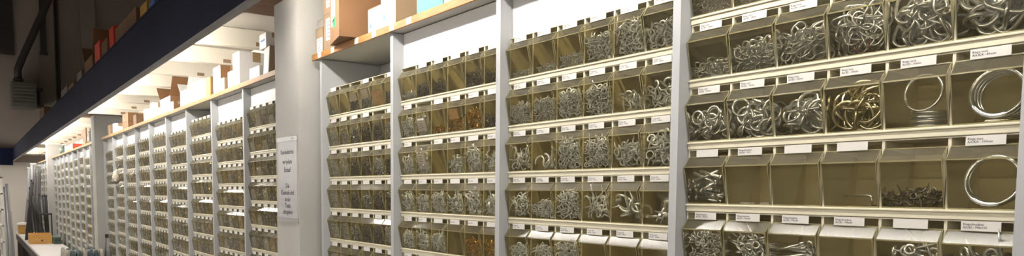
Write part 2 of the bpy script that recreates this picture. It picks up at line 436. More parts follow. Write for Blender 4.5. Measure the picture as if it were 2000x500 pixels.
def clampz(p, rot, arr):
    """keep an item above the bin floor and behind its front sheet and between its sides"""
    q = arr @ np.array(rot).T
    mn, mx = q.min(0), q.max(0); p = Vector(p)
    p.z = max(p.z, Z_B + 0.0012 - mn[2])
    p.x = min(max(p.x, 0.0045 - mn[0]), 0.0955 - mx[0]) if mx[0] - mn[0] < 0.091 else 0.05 - (mn[0] + mx[0]) / 2
    k = (Y_R - Y_B) / (Z_R - Z_B)
    need = (Y_B + k * (p.z + q[:, 2] - Z_B) + 0.0018 - q[:, 1]).max()
    p.y = max(p.y, need)
    if p.y + mx[1] > 0.088: p.y = max(need, 0.088 - mx[1])
    return p

def individuals(org, spec, shape, matname, name, label, cat, group, places=None):
    me = shape.mesh(name, matname); arr = shape.arr()
    for p, rot in (places if places is not None else spec):
        q = clampz(p, rot, arr)
        o = link(name, me); o.matrix_world = Matrix.Translation(Vector(org) + q) @ rot.to_4x4()
        tag(o, label, cat, group)

def heap_mesh(spec_list, mats, name):
    """joins many small pieces into one pile mesh (a heap too fine to count)"""
    big = MB()
    for spec, shape, mi, off in spec_list:
        arr = shape.arr()
        for p, rot in spec:
            q = clampz(p, rot, arr)
            vv = arr @ np.array(rot).T + np.array(q) + np.array(off)
            o = len(big.v); big.v += [tuple(r) for r in vv.tolist()]
            big.f += [tuple(i + o for i in f) for f in shape.f]; big.m += [mi] * len(shape.f); big.s += shape.s
    return big
def mound(fill, seed, off=(0, 0, 0), mi=0, big=None, nx=9, amp=0.003, back=0.0035):
    """bumpy core of a heap: follows the bin front up to the fill line, then runs back"""
    R = random.Random(seed); b = big or MB(); zt = Z_B + fill * 0.068; rows = []
    prof = [(0.0, Z_B + .001), (0.33, None), (0.66, None), (1.0, None)]
    grid = []
    for i in range(nx + 1):
        x = 0.006 + 0.088 * i / nx; col = []
        top = zt * (1 - 0.10 * abs(i / nx - .55)) - R.uniform(0, .004) * (fill > .1)
        top = max(top, Z_B + 0.004)
        for t in (0, .35, .7, 1.0):
            z = Z_B + .001 + (top - Z_B) * t; col.append((x, front_y(z) + back + R.uniform(0, amp) * (0 < t), z))
        for yb in (0.015, 0.033, 0.05): col.append((x, yb, top + R.uniform(-amp, amp) - (yb - .01) * .1))
        col.append((x, 0.052, Z_B + .001)); grid.append(col)
    m = len(grid[0]); vs = [p for c in grid for p in c]
    vs = [(p[0] + off[0], p[1] + off[1], p[2] + off[2]) for p in vs]; fs = []
    for i in range(nx):
        for j in range(m - 1): fs.append((i * m + j, (i + 1) * m + j, (i + 1) * m + j + 1, i * m + j + 1))
        fs.append((i * m + m - 1, (i + 1) * m + m - 1, (i + 1) * m, i * m))
    fs.append(tuple(range(m))); fs.append(tuple(nx * m + j for j in reversed(range(m))))
    b.add(vs, fs, mi, False); return b

# ================================================================== bay A: the rightmost bay
BA = 'rightmost bay'
XA = -0.6025; TA = [0.45 - 0.121 * k for k in range(6)]
def rv(s): return 'Ringe verz.\n' + s
def rs(s): return 'Ringschrauben\n' + s
TXT = [[rv('Art.80 - 14mm')] * 6,
       [rv('Art.80 - 16mm'), rv('Art.80 - 18mm'), rv('Art.80 - 20mm'), rv('Art.82 - 22mm'), rv('Art.82 - 25mm'), rv('Art.82 - 30mm')],
       [rv('Art.82 - 25mm'), rv('Art.82 - 30mm'), rv('Art.82 - 35mm'), rv('Art.82 - 45mm'), rv('Art.83 - 60mm'), rv('Art.824 - 80mm')],
       [None, rs('Art.84 - 7x70'), None, None, None, rv('Art.824 - 100mm')],
       [rs('Art.82 - M5x30'), rs('Art.82 - M6x40'), rs('Art.82 - M6x60'), rs('Art.82 - M8x40'), None, rs('Art.82 - M8x100')],
       [rs('Art.84 - M6x80')] * 6]
CARDS = [[1] * 6, [1] * 6, [1] * 6, [1, 1, 1, 1, 0, 1], [1] * 6, [1] * 6]
for r in range(6): add_strip(XA, TA[r], r, BA, True, CARDS[r], TXT[r])
def orgA(r, c): return (XA + c * PW, 0, Z(TA[r]) - H)
def where(r, c, bay): return '%s bin, %s row, %s' % (ORD[c], ORD[r], bay)
G = 'hardware in the bins of the rightmost bay'
def putA(r, c, shape, n, rad, fill, matname, name, look, cat, **kw):
    individuals(orgA(r, c), pack(n, rad, fill, seed=r * 10 + c, **kw), shape, matname, name,
                '%s in %s' % (look, where(r, c, BA)), cat, '%s, %s' % (look, where(r, c, BA)))
# row 0 (cut by the top of the frame)
putA(0, 0, eye(.0055, .0014, .012), 44, .007, .9, 'zinc', 'screw_eye', 'small zinc screw eye', 'screw eye', depth=.02, facing=.35)
putA(0, 1, eye(.0060, .0015, .013), 40, .0075, .85, 'zinc', 'screw_eye', 'small zinc screw eye', 'screw eye', depth=.02, facing=.35)
# row 1
putA(1, 0, oval(.0080, .0058, .0014), 44, .007, .48, 'zinc', 'wire_link', 'small zinc wire link', 'link', depth=.03, facing=.3)
putA(1, 1, oval(.0088, .0062, .0016), 74, .007, .78, 'zinc', 'wire_link', 'small zinc wire link', 'link', depth=.03, facing=.45)
putA(1, 2, oval(.0125, .0085, .0017), 56, .010, .92, 'zinc', 'wire_link', 'zinc oval wire link', 'link', depth=.035, facing=.45)
putA(1, 3, oval(.0175, .0100, .0020), 46, .012, 1.0, 'zinc', 'wire_link', 'long zinc wire link', 'link', depth=.04, facing=.35)
individuals(orgA(1, 3), [(Vector((.05, .0, .03)), Matrix.Rotation(1.2, 3, 'Z') @ Matrix.Rotation(1.2, 3, 'X')), (Vector((.062, .0, .028)), Matrix.Rotation(1.9, 3, 'Z') @ Matrix.Rotation(1.4, 3, 'X'))],
            oval(.0175, .0100, .0022), 'copper_red', 'wire_link', 'reddish wire link among zinc links, fourth bin, second row, rightmost bay', 'link', 'reddish links')
putA(1, 4, oval(.0200, .0130, .0027), 36, .015, 1.0, 'zinc', 'wire_link', 'large zinc oval link', 'link', depth=.04, facing=.5)
putA(1, 5, oval(.0290, .0160, .0036), 18, .018, 1.0, 'zinc', 'wire_link', 'thick zinc oval link', 'link', depth=.035, facing=.6)
# row 2: welded rings
putA(2, 0, ring(.0125, .0024), 26, .0125, .80, 'zinc', 'steel_ring', 'small zinc steel ring', 'ring', depth=.035, facing=.75)
putA(2, 1, ring(.0150, .0028), 28, .0145, .95, 'zinc', 'steel_ring', 'zinc steel ring', 'ring', depth=.04, facing=.6)
putA(2, 2, ring(.0180, .0028), 28, .0165, .95, 'zinc', 'steel_ring', 'medium zinc steel ring', 'ring', depth=.04, facing=.65)
putA(2, 3, ring(.0235, .0027), 18, .020, 1.0, 'brassy', 'steel_ring', 'yellowish steel ring', 'ring', depth=.035, facing=.55)
RX = lambda a: Matrix.Rotation(a, 3, 'X'); RZ = lambda a: Matrix.Rotation(a, 3, 'Z')
def places(org, lst, shape, matname, name, label, cat, group):
    me = shape.mesh(name, matname)
    for p, rot in lst:
        o = link(name, me); o.matrix_world = Matrix.Translation(Vector(org) + Vector(p)) @ rot.to_4x4(); tag(o, label, cat, group)
places(orgA(2, 4), [((.056, .030, .0190 + .0062 * k), RZ(k) @ RX(.03)) for k in range(4)], ring(.028, .0030), 'zinc', 'steel_ring',
       'large zinc ring lying in the stack, ' + where(2, 4, BA), 'ring', 'stacked large rings')
places(orgA(2, 4), [((.056, .004, .0675), RX(1.40))], ring(.0275, .0024), 'zinc', 'steel_ring',
       'large zinc ring standing upright above a stack, ' + where(2, 4, BA), 'ring', None)
places(orgA(2, 5), [((.0588, .004 + .009 * k, .0575 - .001 * k), RZ(.12) @ RX(1.36)) for k in range(4)], ring(.0335, .0033), 'zinc', 'steel_ring',
       'very large zinc ring standing upright, ' + where(2, 5, BA), 'ring', 'standing very large rings')
places(orgA(2, 5), [((.056, .034, .0192), RX(.02))], ring(.034, .0032), 'brassy', 'steel_ring',
       'very large ring lying flat in the ' + where(2, 5, BA), 'ring', None)
# row 3
rb_ = random.Random(5); bl = []
for k in range(17):
    zz = .021 + .0032 * k; bl.append((Vector((.05 + rb_.uniform(-.012, .012), front_y(zz) + .008 + rb_.random() * .02, zz)),
        Matrix.Rotation(rb_.choice([0, math.pi]) + rb_.gauss(0, .25), 3, 'Y') @ Matrix.Rotation(math.pi / 2 + rb_.gauss(0, .25), 3, 'Z') @ Matrix.Rotation(rb_.gauss(.0, .15), 3, 'X')))
individuals(orgA(3, 0), bl, bolt(.055, .0034, 8), 'zinc', 'steel_bolt', 'long zinc bolt in the ' + where(3, 0, BA), 'bolt', 'long bolts in the fourth row')
for k, (dx, wd, ang) in enumerate(((.034, .020, .1), (.052, .012, -.3), (.076, .018, .2))):
    t = MB().box(-wd / 2, wd / 2, -.005, .005, 0, .0035, 0, .0008).build('paper_scrap', 'card')
    t.location = Vector(orgA(3, 1)) + Vector((dx, .012, Z_B + .0008)); t.rotation_euler = (0, 0, ang)
    tag(t, '%s white paper scrap on the floor of an empty bin, fourth row, rightmost bay' % ['leftmost', 'middle', 'rightmost'][k], 'scrap', 'white scraps in an empty bin')
lh = MB().tube([(-.027, 0, 0), (.015, 0, 0), (.0205, -.001, -.001), (.0235, -.002, -.005), (.024, -.002, -.014)], .0016, 7).build('angled_hook', 'zinc')
lh.location = Vector(orgA(3, 3)) + Vector((.056, .012, .034)); tag(lh, 'single bent zinc rod in the otherwise empty fourth bin, rightmost bay', 'hook')
tg = MB().box(-.022, .022, -.009, .009, 0, .003, 0, .001).build('hook_base', 'tape', lh); tg.location = (.002, .004, -.0172)
putA(3, 4, hook(.0046, .0014, .009), 70, .006, .38, 'dark_steel', 'screw_hook', 'tiny dark screw hook', 'screw hook', depth=.03, facing=.3)
places(orgA(3, 5), [((.0582, .006 + .008 * k, .0565), RZ(.10) @ RX(1.36)) for k in range(2)], ring(.0345, .0034), 'zinc', 'steel_ring',
       'one of two largest zinc rings standing upright, ' + where(3, 5, BA), 'ring', 'pair of largest standing rings')
# row 4
putA(4, 0, eye(.0042, .0014, .016), 74, .0075, .95, 'zinc', 'screw_eye', 'small zinc screw eye', 'screw eye', depth=.025, facing=.4)
putA(4, 1, eye(.0060, .0018, .026), 46, .0105, 1.0, 'zinc', 'screw_eye', 'zinc screw eye', 'screw eye', depth=.03, facing=.45, ext=.018)
le = []
for k in range(20):
    zz = .020 + .0027 * k; le.append((Vector((.05 + rb_.uniform(-.004, .010), front_y(zz) + .007 + rb_.random() * .03, zz)),
        Matrix.Rotation(rb_.gauss(0, .10), 3, 'Y') @ Matrix.Rotation(-math.pi / 2 + rb_.gauss(0, .12), 3, 'Z') @ Matrix.Rotation(rb_.gauss(0, .3), 3, 'X')))
le = [(p, Matrix.Rotation(rb_.gauss(-.05, .10), 3, 'Y') @ Matrix.Rotation(-math.pi / 2, 3, 'Z') @ Matrix.Rotation(rb_.uniform(0, 3.1), 3, 'Y')) for p, r_ in le]
individuals(orgA(4, 2), le, eye(.0058, .0021, .055, 14, 6), 'zinc', 'eye_bolt', 'long zinc eye bolt lying in the ' + where(4, 2, BA), 'eye bolt', 'long eye bolts')
putA(4, 4, eye(.0070, .0024, .045, 14, 6), 24, .012, .95, 'zinc', 'eye_bolt', 'zinc eye bolt', 'eye bolt', depth=.03, facing=.6, ext=.024)
putA(4, 5, eye(.0080, .0028, .055, 14, 6), 18, .012, .85, 'zinc', 'eye_bolt', 'thick zinc eye bolt', 'eye bolt', depth=.03, facing=.5, ext=.03)

# ================================================================== bays B, C, D
BB, BC, BD = 'second bay from the right', 'third bay from the right', 'bay right beside the signed pillar'
XB = {'B': -1.2275, 'C': -1.8525, 'D': -2.4775}
TB = [0.402 - 0.1205 * k for k in range(6)]
for r in range(6):
    tb = ['Oesen verz.\nArt.%d - %dmm' % (70 + r, 10 + 2 * c) for c in range(6)]
    add_strip(XB['B'], TB[r], r, BB, True, None, tb, 0.0046)
    tc_ = ['Haken %dx%d' % (3 + r, 20 + 5 * c) if (r + c) % 3 else None for c in range(6)]
    cc = [1] * 6
    if r == 0: cc = [0, 1, 1, 1, 1, 1]
    if r == 1: cc = [1, 0, 1, 1, 1, 1]
    if r == 2: cc = [1, 0, 1, 1, 1, 1]
    add_strip(XB['C'], TB[r], r, BC, True, cc, tc_, 0.0046)
    cd = [[1, 0, 0, 1, 0, 1], [1, 1, 1, 1, 0, 1], [1, 1, 1, 1, 1, 1]][min(r, 2)]
    add_strip(XB['D'], TB[r], r, BD, True, cd)
def orgB(b, r, c): return (XB[b] + c * PW, 0, Z(TB[r]) - H)
tiny = eye(.0040, .0014, .008, 7, 4); small = eye(.0062, .0018, .012, 9, 4); mid = eye(.0085, .0022, .016, 10, 5)
hk = hook(.0090, .0022, .020, 9, 5); bighk = hook(.0150, .0028, .022, 11, 6); lng = bolt(.036, .0022, 6); scr = screw(.016, .0016); scrl = screw(.030, .0018)
def heap(b, r, c, parts, mats, look, bay, core=None, fill=.5, cat='fasteners'):
    big = heap_mesh([(pack(n, rad, f, seed=hash((b, r, c, i)) % 9999 if False else (ord(b) * 1000 + r * 100 + c * 10 + i), depth=dp, facing=fc, ext=ex), sh, mi, (0, 0, 0))
                     for i, (sh, n, rad, f, dp, fc, ex, mi) in enumerate(parts)], mats, 'hardware_heap')
    if core is not None: mound(fill, r * 7 + c, mi=core, big=big, back=.011)
    o = big.build('hardware_heap', mats); o.location = orgB(b, r, c)
    tag(o, '%s in the %s' % (look, where(r, c, bay)), cat, 'heaps of small hardware in the bins', 'stuff')
# bay B: fills and kinds
FB = [[('t', .28), ('t', .26), ('t', .45), ('s', .85), ('m', 1.05), ('m', .8)],
      [('t', .75), ('t', .8), ('s', .95), ('s', .95), ('h', .6), ('h', .8)],
      [('h', .9), ('b', .5), ('s', 1.0), ('s', 1.0), ('m', .75), ('m', 1.0)],
      [('h', .85), ('s', .62), ('s', 1.0), ('h', .9), ('b', .9), ('b', .5)],
      [('s', .7), ('s', .7), ('s', .95), None, None, None],
      [('s', .8), ('s', .6), ('m', .7), ('h', .6), ('m', .8), ('b', .5)]]
KB = {'t': (tiny, .0055, 90, 'tiny zinc screw eyes'), 's': (small, .0075, 62, 'small zinc screw eyes'), 'm': (mid, .010, 44, 'zinc screw eyes'),
      'h': (hk, .011, 30, 'zinc screw hooks'), 'b': (bighk, .016, 14, 'large zinc screw hooks')}
IND = {(1, 4), (1, 5), (2, 4), (2, 5), (3, 4), (3, 5), (2, 0), (2, 1), (3, 3)}
for r in range(6):
    for c in range(6):
        if FB[r][c] is None: continue
        k, fl = FB[r][c]; sh, rad, n, look = KB[k]; n = max(6, int(n * fl * (1.0 if (r, c) in IND else 1.3)))
        if (r, c) in IND:
            nm = 'screw_hook' if k in 'hb' else 'screw_eye'; one = look[:-1]
            individuals(orgB('B', r, c), pack(n, rad, fl, seed=r * 31 + c, depth=.022, facing=.55), sh, 'zinc_small', nm,
                        '%s in the %s' % (one, where(r, c, BB)), nm.replace('_', ' '), '%s, %s' % (one, where(r, c, BB)))
        else:
            heap('B', r, c, [(sh, n, rad, fl, .014, .5, None, 0)], ['zinc_small'], 'heap of ' + look, BB)
# bay C
FC = [[('s', .4, 'zinc'), ('s', .6, 'dark_steel'), ('s', .55, 'dark_steel'), None, ('s', .6, 'dark_steel'), ('s', .5, 'dark_steel')],
      [('e', .85, 'zinc'), ('s', .9, 'zinc'), ('s', .35, 'brass'), ('s', .6, 'brass'), ('s', .8, 'brass'), ('s', .55, 'dark_steel')],
      [('h', .85, 'zinc'), ('l', .95, 'zinc'), None, ('l', .65, 'zinc'), ('l', .95, 'zinc'), ('h', .8, 'zinc')],
      [('l', .75, 'zinc'), ('e', .75, 'zinc'), ('e', .85, 'zinc'), ('l', .8, 'zinc'), ('l', .95, 'zinc'), ('l', .8, 'zinc')],
      [('e', .8, 'zinc'), ('l', .8, 'zinc'), ('l', .8, 'zinc'), None, ('s', .75, 'brass'), ('s', .75, 'brass')],
      [('e', .7, 'zinc'), ('l', .8, 'zinc'), ('l', .8, 'zinc'), ('s', .7, 'zinc'), ('s', .7, 'zinc'), ('e', .7, 'zinc')]]
KC = {'s': (scr, .0065, 75, 'short screws'), 'e': (small, .008, 55, 'screw eyes'), 'h': (hk, .012, 28, 'screw hooks'), 'l': (lng, .009, 40, 'long bolts')}
CN = {'zinc': 'zinc', 'brass': 'brass', 'dark_steel': 'dark steel'}
for r in range(6):
    for c in range(6):
        if FC[r][c] is None: continue
        k, fl, mt = FC[r][c]; sh, rad, n, look = KC[k]; n = max(10, int(n * fl))
        core = {'zinc': 'grain_grey', 'brass': 'grain_gold', 'dark_steel': 'grain_dark'}[mt]
        heap('C', r, c, [(sh, int(n * 1.5), rad, fl, .007, .5, .016 if k == 'l' else None, 0)], ['zinc_small' if mt == 'zinc' else mt, core], 'heap of %s %s' % (CN[mt], look), BC, 1, fl * .72)
def packet(b, r, c, mname, w_, h_, dz, label, name='paper_packet', cat='packet', lab=True, dx=.05):
    t = MB().box(-w_ / 2, w_ / 2, 0, .006, 0, h_, 0, .0015).build(name, mname)
    t.location = Vector(orgB(b, r, c)) + Vector((dx, front_y(Z_B + dz) + .0022, Z_B + dz)); t.rotation_euler = (math.radians(14), 0, 0)
    if lab:
        MB().box(-w_ * .38, w_ * .38, -.0006, -.0001, h_ * .12, h_ * .9).build('packet_label', 'card', t)
        for q in range(4): MB().box(-w_ * .3, w_ * (.25 - .08 * (q % 2)), -.001, -.0007, h_ * (.25 + .15 * q), h_ * (.28 + .15 * q)).build('print_line', 'ink', t)
    tag(t, label, cat)
packet('C', 1, 1, 'clear_bag', .055, .046, .012, 'white labelled packet among screws, second bin, second row, third bay from right')
packet('C', 2, 1, 'clear_bag', .055, .036, .030, 'white labelled bag above bolts, second bin, third row, third bay from right')
packet('C', 1, 3, 'orange_bag', .050, .030, .036, 'plain tan paper slip above brass screws, third bay from right', 'paper_slip', 'slip', False)
packet('D', 0, 2, 'clear_bag', .060, .030, .034, 'crumpled clear bag in third bin of top row beside the signed pillar', 'plastic_bag', 'bag', False)
packet('D', 0, 3, 'clear_bag', .060, .034, .034, 'crumpled clear bag in fourth bin of top row beside the signed pillar', 'plastic_bag', 'bag', False)
packet('D', 0, 4, 'orange_bag', .078, .050, .004, 'orange bag filling fifth bin of top row beside the signed pillar', 'plastic_bag', 'bag', False)
# bay D
for r in range(6):
    for c in range(6):
        if r == 0 and c in (1, 4): continue
        if c < 2: mt, core, look = 'zinc_fine', 'grain_grey', 'fine grey screws'
        else: mt, core, look = ('zinc_fine' if (r + c) % 3 == 0 else 'dark_steel'), 'grain_dark', 'dark screws'
        fl = (.25 if c == 0 else .6) if r == 0 else [.8, .85, .9, .95, .9, .85][(r + c) % 6]
        heap('D', r, c, [(scr if c < 4 else small, 44 if c < 2 else 66, .0065, fl, .008, .5, None, 0)], [mt, core], 'heap of ' + look, BD, 1, fl * .80)

# ================================================================== section 2 (left of the signed pillar)
def bottom_row(x):                  # rows are only built down to just below the picture
    return -0.11 - 0.065 * (0.46 - x) - 0.10
heapvar = []
for v in range(8):
    big = MB(); R = random.Random(v + 50)
    kinds = [R.random() for _ in range(6)]
    for c in range(6):
        fl = R.choice([.5, .65, .75, .85, .9, .95]); core = 0 if kinds[c] < .45 else (1 if kinds[c] < .8 else 2)
        mound(fl, v * 10 + c, (c * PW, 0, 0), core, big, nx=5, amp=.004)
        sp = pack(16, .008, fl * .95, seed=v * 100 + c, depth=.004, facing=.6); sh = screw(.022, .0028, 3)
        for p, rot in sp:
            q = clampz(p, rot, sh.arr()); vv = sh.arr() @ np.array(rot).T + np.array(q) + np.array((c * PW, -.001, 0))
            o = len(big.v); big.v += [tuple(t) for t in vv.tolist()]; big.f += [tuple(i + o for i in f) for f in sh.f]
            big.m += [3 if core != 2 else 4] * len(sh.f); big.s += sh.s
    heapvar.append(big.mesh('hardware_heap', ['grain_grey', 'grain_dark', 'grain_gold', 'zinc_small', 'brass']))
nv = 0
for k in range(9):
    bay = '%s bay left of the signed pillar' % ORD[k]
    x0 = X2[k + 1] + 0.02 + (X2[k] - X2[k + 1] - 0.02 - WS) / 2
    zt = T2[k]; r = 0
    while zt > max(bottom_row(x0), -0.95) and r < 12:
        add_strip(x0, zt, r, bay, True)
        h = link('hardware_heap', heapvar[(k * 3 + r * 5) % 8], None, (x0, 0, Z(zt) - H))
        tag(h, 'loose screws in the %s row of bins from the top, %s' % (ORD[r], bay), 'fasteners', 'heaps of small hardware in the bins', 'stuff')
        zt -= 0.1215; r += 1
for X, T, txt, zmin in ((X3, T3, '%s bay beyond the second pillar', -0.83), (X4, T4, '%s bay beyond the third pillar', -0.80)):
    for k in range(len(X) - 1):
        x0 = X[k + 1] + 0.02 + (X[k] - X[k + 1] - 0.02 - WS) / 2
        zt = T[k]; r = 0
        while zt > zmin and r < 12:
            add_strip(x0, zt, r, txt % ORD[k], False); zt -= 0.1215; r += 1

# ================================================================== paper sign on the pillar
sg = MB().box(-2.826, -2.600, -0.0935, -0.0905, Z(-0.118), Z(0.214), 0, 0.0005).build('paper_sign', 'sheet_grey')
tag(sg, 'grey paper sign with black text taped to the nearest pillar', 'sign')
for zc in (-0.120, 0.214): MB().box(-2.838, -2.588, -0.0948, -0.0936, Z(zc - .009), Z(zc + .009)).build('tape_strip', 'sheet_tape', sg)
MB().box(-2.655, -2.635, -0.0965, -0.0949, Z(.209), Z(.219), 0, .0006).build('clip', 'card', sg)
for i, (s, z) in enumerate((('Kundenkarten', .152), ('vor jedem', .112), ('Einkauf', .078), ('Die', .012), ('Kleinteile sind', -.016), ('in der', -.044), ('Tuete', -.070), ('abzugeben', -.096))):
    text_later(s, 0.028, 'ink', sg, (-2.713, -0.0939, Z(z)), align='CENTER')

# ================================================================== cartons
def carton(name, label, x0, x1, y0, y1, z0, z1, m='cardboard', front=None, rz=0.0, tape=True, stickers=(), flaps=False, cat='box', group=None, tapem='tape', rx=0.0):
    cx, cy = (x0 + x1) / 2, (y0 + y1) / 2; w_, d_, h_ = x1 - x0, y1 - y0, z1 - z0
    root = empty(name, (cx, cy, Z(z0)), rz); root.rotation_euler = (rx, 0, rz)
    t = 0.003
    b = MB()
    b.box(-w_ / 2, w_ / 2, -d_ / 2, -d_ / 2 + t, 0, h_, 1 if front else 0, .001); b.box(-w_ / 2, w_ / 2, d_ / 2 - t, d_ / 2, 0, h_, 0, .001)
    b.box(-w_ / 2, -w_ / 2 + t, -d_ / 2 + t, d_ / 2 - t, 0, h_, 0); b.box(w_ / 2 - t, w_ / 2, -d_ / 2 + t, d_ / 2 - t, 0, h_, 0)
    b.box(-w_ / 2 + t, w_ / 2 - t, -d_ / 2 + t, d_ / 2 - t, 0.0, t, 0)
    b.build('carton_body', [m, front or m], root)
    if flaps:
        for sx in (-1, 1):
            f = MB().box(0, w_ * .45, -d_ / 2, d_ / 2, 0, .003).build('carton_flap', m, root); f.location = (sx * w_ / 2, 0, h_)
            f.rotation_euler = (0, -.9 if sx > 0 else math.pi + .7, 0)
    else:
        for sy in (-1, 1): MB().box(-w_ / 2, w_ / 2, min(sy * .001, sy * d_ / 2), max(sy * .001, sy * d_ / 2), h_, h_ + .003, 0, .0008).build('carton_flap', m, root)
        if tape: 
            MB().box(-w_ / 2 - .0006, w_ / 2 + .0006, -min(.02, d_ * .2), min(.02, d_ * .2), h_ + .003, h_ + .0036).build('tape_strip', tapem, root)
            MB().box(w_ / 2, w_ / 2 + .0006, -min(.02, d_ * .2), min(.02, d_ * .2), h_ * .72, h_ + .003).build('tape_strip', tapem, root)
    for (fx0, fx1, fz0, fz1, mm) in stickers:
        s = MB().box(-w_ / 2 + w_ * fx0, -w_ / 2 + w_ * fx1, -d_ / 2 - .0008, -d_ / 2, h_ * fz0, h_ * fz1).build('sticker', mm, root)
        if mm == 'card' and (fx1 - fx0) * w_ > .03:
            for q in range(5):
                zz = h_ * (fz0 + (fz1 - fz0) * (.14 + .17 * q)); ww = (fx1 - fx0) * w_
                MB().box(-w_ / 2 + w_ * fx0 + ww * .1, -w_ / 2 + w_ * fx0 + ww * (.9 - .15 * (q % 3)), -d_ / 2 - .0012, -d_ / 2 - .0008, zz, zz + h_ * .018).build('print_line', 'ink', s)
    return tag(root, label, cat, group)
SH = 0.5388
GB = 'cartons on the wooden shelf right of the signed pillar'
carton('cardboard_box', 'greyish brown carton at the pillar end of the right wooden shelf', -2.54, -2.462, -.03, .15, SH, .635, 'cardboard_pale', None, stickers=((.15, .9, .04, .62, 'card'),), group=GB)
carton('taped_pouch', 'dark grey taped bundle on the carton at the pillar end of the shelf', -2.535, -2.47, -.025, .12, .6385, .668, 'tape_grey', None, group=GB, tapem='tape_grey')
carton('cardboard_box', 'brown carton with white address label, second on the right wooden shelf', -2.455, -2.318, -.03, .16, SH, .676, 'cardboard_pale', None, stickers=((.18, .72, .28, .88, 'card'),), group=GB)
carton('cardboard_box', 'brown carton stacked on top of another near the signed pillar', -2.46, -2.325, -.028, .15, .6795, .80, 'cardboard_pale', None, stickers=((.22, .8, .18, .85, 'card'),), group=GB)
carton('cardboard_box', 'tall orange brown carton with green mark overhanging the right wooden shelf', -2.295, -2.10, -.085, .10, SH, .735, 'cardboard', None, rz=-.22, stickers=((.16, .58, .30, .80, 'card'), (.34, .60, .24, .42, 'green_print')), group=GB)
carton('white_box', 'lower white fronted carton right of the tall brown carton', -2.035, -1.93, -.035, .12, SH, .618, 'cardboard_pale', 'carton_white', stickers=((.12, .26, .2, .38, 'blue_print'),), group=GB)
carton('white_box', 'taller white fronted carton with tan side on the right wooden shelf', -1.926, -1.825, -.038, .14, SH, .705, 'cardboard_pale', 'carton_white', stickers=((.15, .32, .14, .24, 'blue_print'),), group=GB)
carton('teal_box', 'teal printed carton cut by the top edge of the photo', -1.69, -1.53, -.03, .12, SH, .62, 'carton_white', 'teal_print', stickers=((.1, .9, .55, .9, 'card'),), group=GB)
carton('cardboard_box', 'brown carton behind the white cartons on the right wooden shelf', -2.08, -1.98, .125, .215, SH, .73, 'cardboard', None, group=GB)
GL = 'cartons on the wooden shelf left of the signed pillar'
carton('white_box', 'tall narrow white carton against the left side of the signed pillar', -3.235, -3.125, -.03, .05, SH, .662, 'cardboard_pale', 'carton_white', rz=-.1, rx=-.06, group=GL)
carton('white_box', 'small white carton with blue stripe lying on top beside the pillar', -3.30, -3.20, -.02, .07, .668, .735, 'carton_white', 'carton_white', stickers=((.2, .8, .5, .62, 'blue_print'),), group=GL)
carton('white_box', 'low open white carton left of the narrow white carton', -3.47, -3.31, -.02, .12, SH, .598, 'carton_white', None, group=GL)
carton('white_box', 'large white carton, biggest on the wooden shelf left of the pillar', -3.71, -3.59, -.035, .14, SH, .703, 'carton_white', None, group=GL)
carton('white_box', 'small white carton left of the largest white carton', -3.81, -3.735, -.035, .08, SH, .622, 'carton_white', None, group=GL)
carton('cardboard_box', 'small brown carton with white label beside the white fronted carton', -3.955, -3.87, -.04, .06, SH, .604, 'cardboard_pale', 'carton_white', group=GL)
carton('cardboard_box', 'tall brown carton with white front, fifth from the pillar', -4.13, -3.985, -.03, .12, SH, .685, 'cardboard', 'carton_white', group=GL)
carton('yellow_carton', 'narrow yellowish carton left of the white fronted brown carton', -4.30, -4.20, -.03, .1, SH, .648, 'cardboard_pale', 'yellow_box', group=GL)
carton('lilac_box', 'pale lilac carton in the middle of the left wooden shelf', -4.66, -4.38, -.03, .14, SH, .655, 'carton_lilac', None, group=GL)
carton('white_box', 'white carton with loose flaps left of the lilac carton', -4.98, -4.78, -.03, .1, SH, .64, 'carton_white', None, flaps=True, group=GL)
carton('cardboard_box', 'open brown carton with raised flaps far along the left shelf', -5.80, -5.45, .0, .17, SH, .665, 'cardboard', 'carton_white', flaps=True, group=GL)
carton('white_box', 'flat white carton in front of the open brown carton', -5.38, -5.2, -.03, .07, SH, .60, 'cardboard', 'carton_white', group=GL)
carton('white_box', 'upright white carton left of the open brown carton', -6.02, -5.9, -.03, .08, SH, .655, 'carton_white', None, group=GL)
carton('white_box', 'slim white carton farther left of the open brown carton', -6.3, -6.18, -.03, .08, SH, .63, 'carton_white', None, group=GL)
carton('cardboard_box', 'lower brown carton of two stacked far along the left shelf', -7.36, -7.05, -.03, .17, SH, .60, 'cardboard', None, group=GL)
carton('cardboard_box', 'upper brown carton of two stacked far along the left shelf', -7.36, -7.05, -.03, .17, .6035, .672, 'cardboard', None, group=GL)
carton('cardboard_box', 'small dark brown carton beside the two stacked cartons', -6.85, -6.7, -.02, .14, SH, .63, 'cardboard_dark', None, group=GL)
carton('white_box', 'small white carton near the second pillar', -7.95, -7.8, -.03, .06, SH, .63, 'carton_white', None, group=GL)
carton('cardboard_box', 'small tan carton nearest the second pillar', -8.3, -8.12, -.03, .06, SH, .635, 'cardboard_pale', None, group=GL)
carton('red_crate', 'bright red crate on the shelf beyond the second pillar', -12.5, -11.6, -.03, .10, SH, .615, 'red_box', None, tape=False)
carton('white_box', 'white carton in front of the red crate', -12.75, -12.55, -.03, .08, SH, .63, 'carton_white', None)
gp = empty('green_bottle', (-13.2, 0.0, Z(SH)))
MB().tube([(0, 0, 0), (0, 0, .005), (0, 0, .085), (0, 0, .105), (0, 0, .125)], [.05, .055, .055, .02, .02], 10).build('bottle_body', 'green_case', gp)
MB().tube([(0, 0, .125), (0, 0, .145)], .024, 8).build('cap', 'card', gp); tag(gp, 'dark green bottle left of the red crate', 'bottle')
rk = empty('folder_rack', (-10.2, 0.02, Z(SH)))
for k in range(3): MB().box(-.16, .16, -.06 + .06 * k, -.045 + .06 * k, 0, .19 - .02 * k, bevel=.002).build('divider', ['cardboard_dark', 'carton_white', 'cardboard'][k], rk)
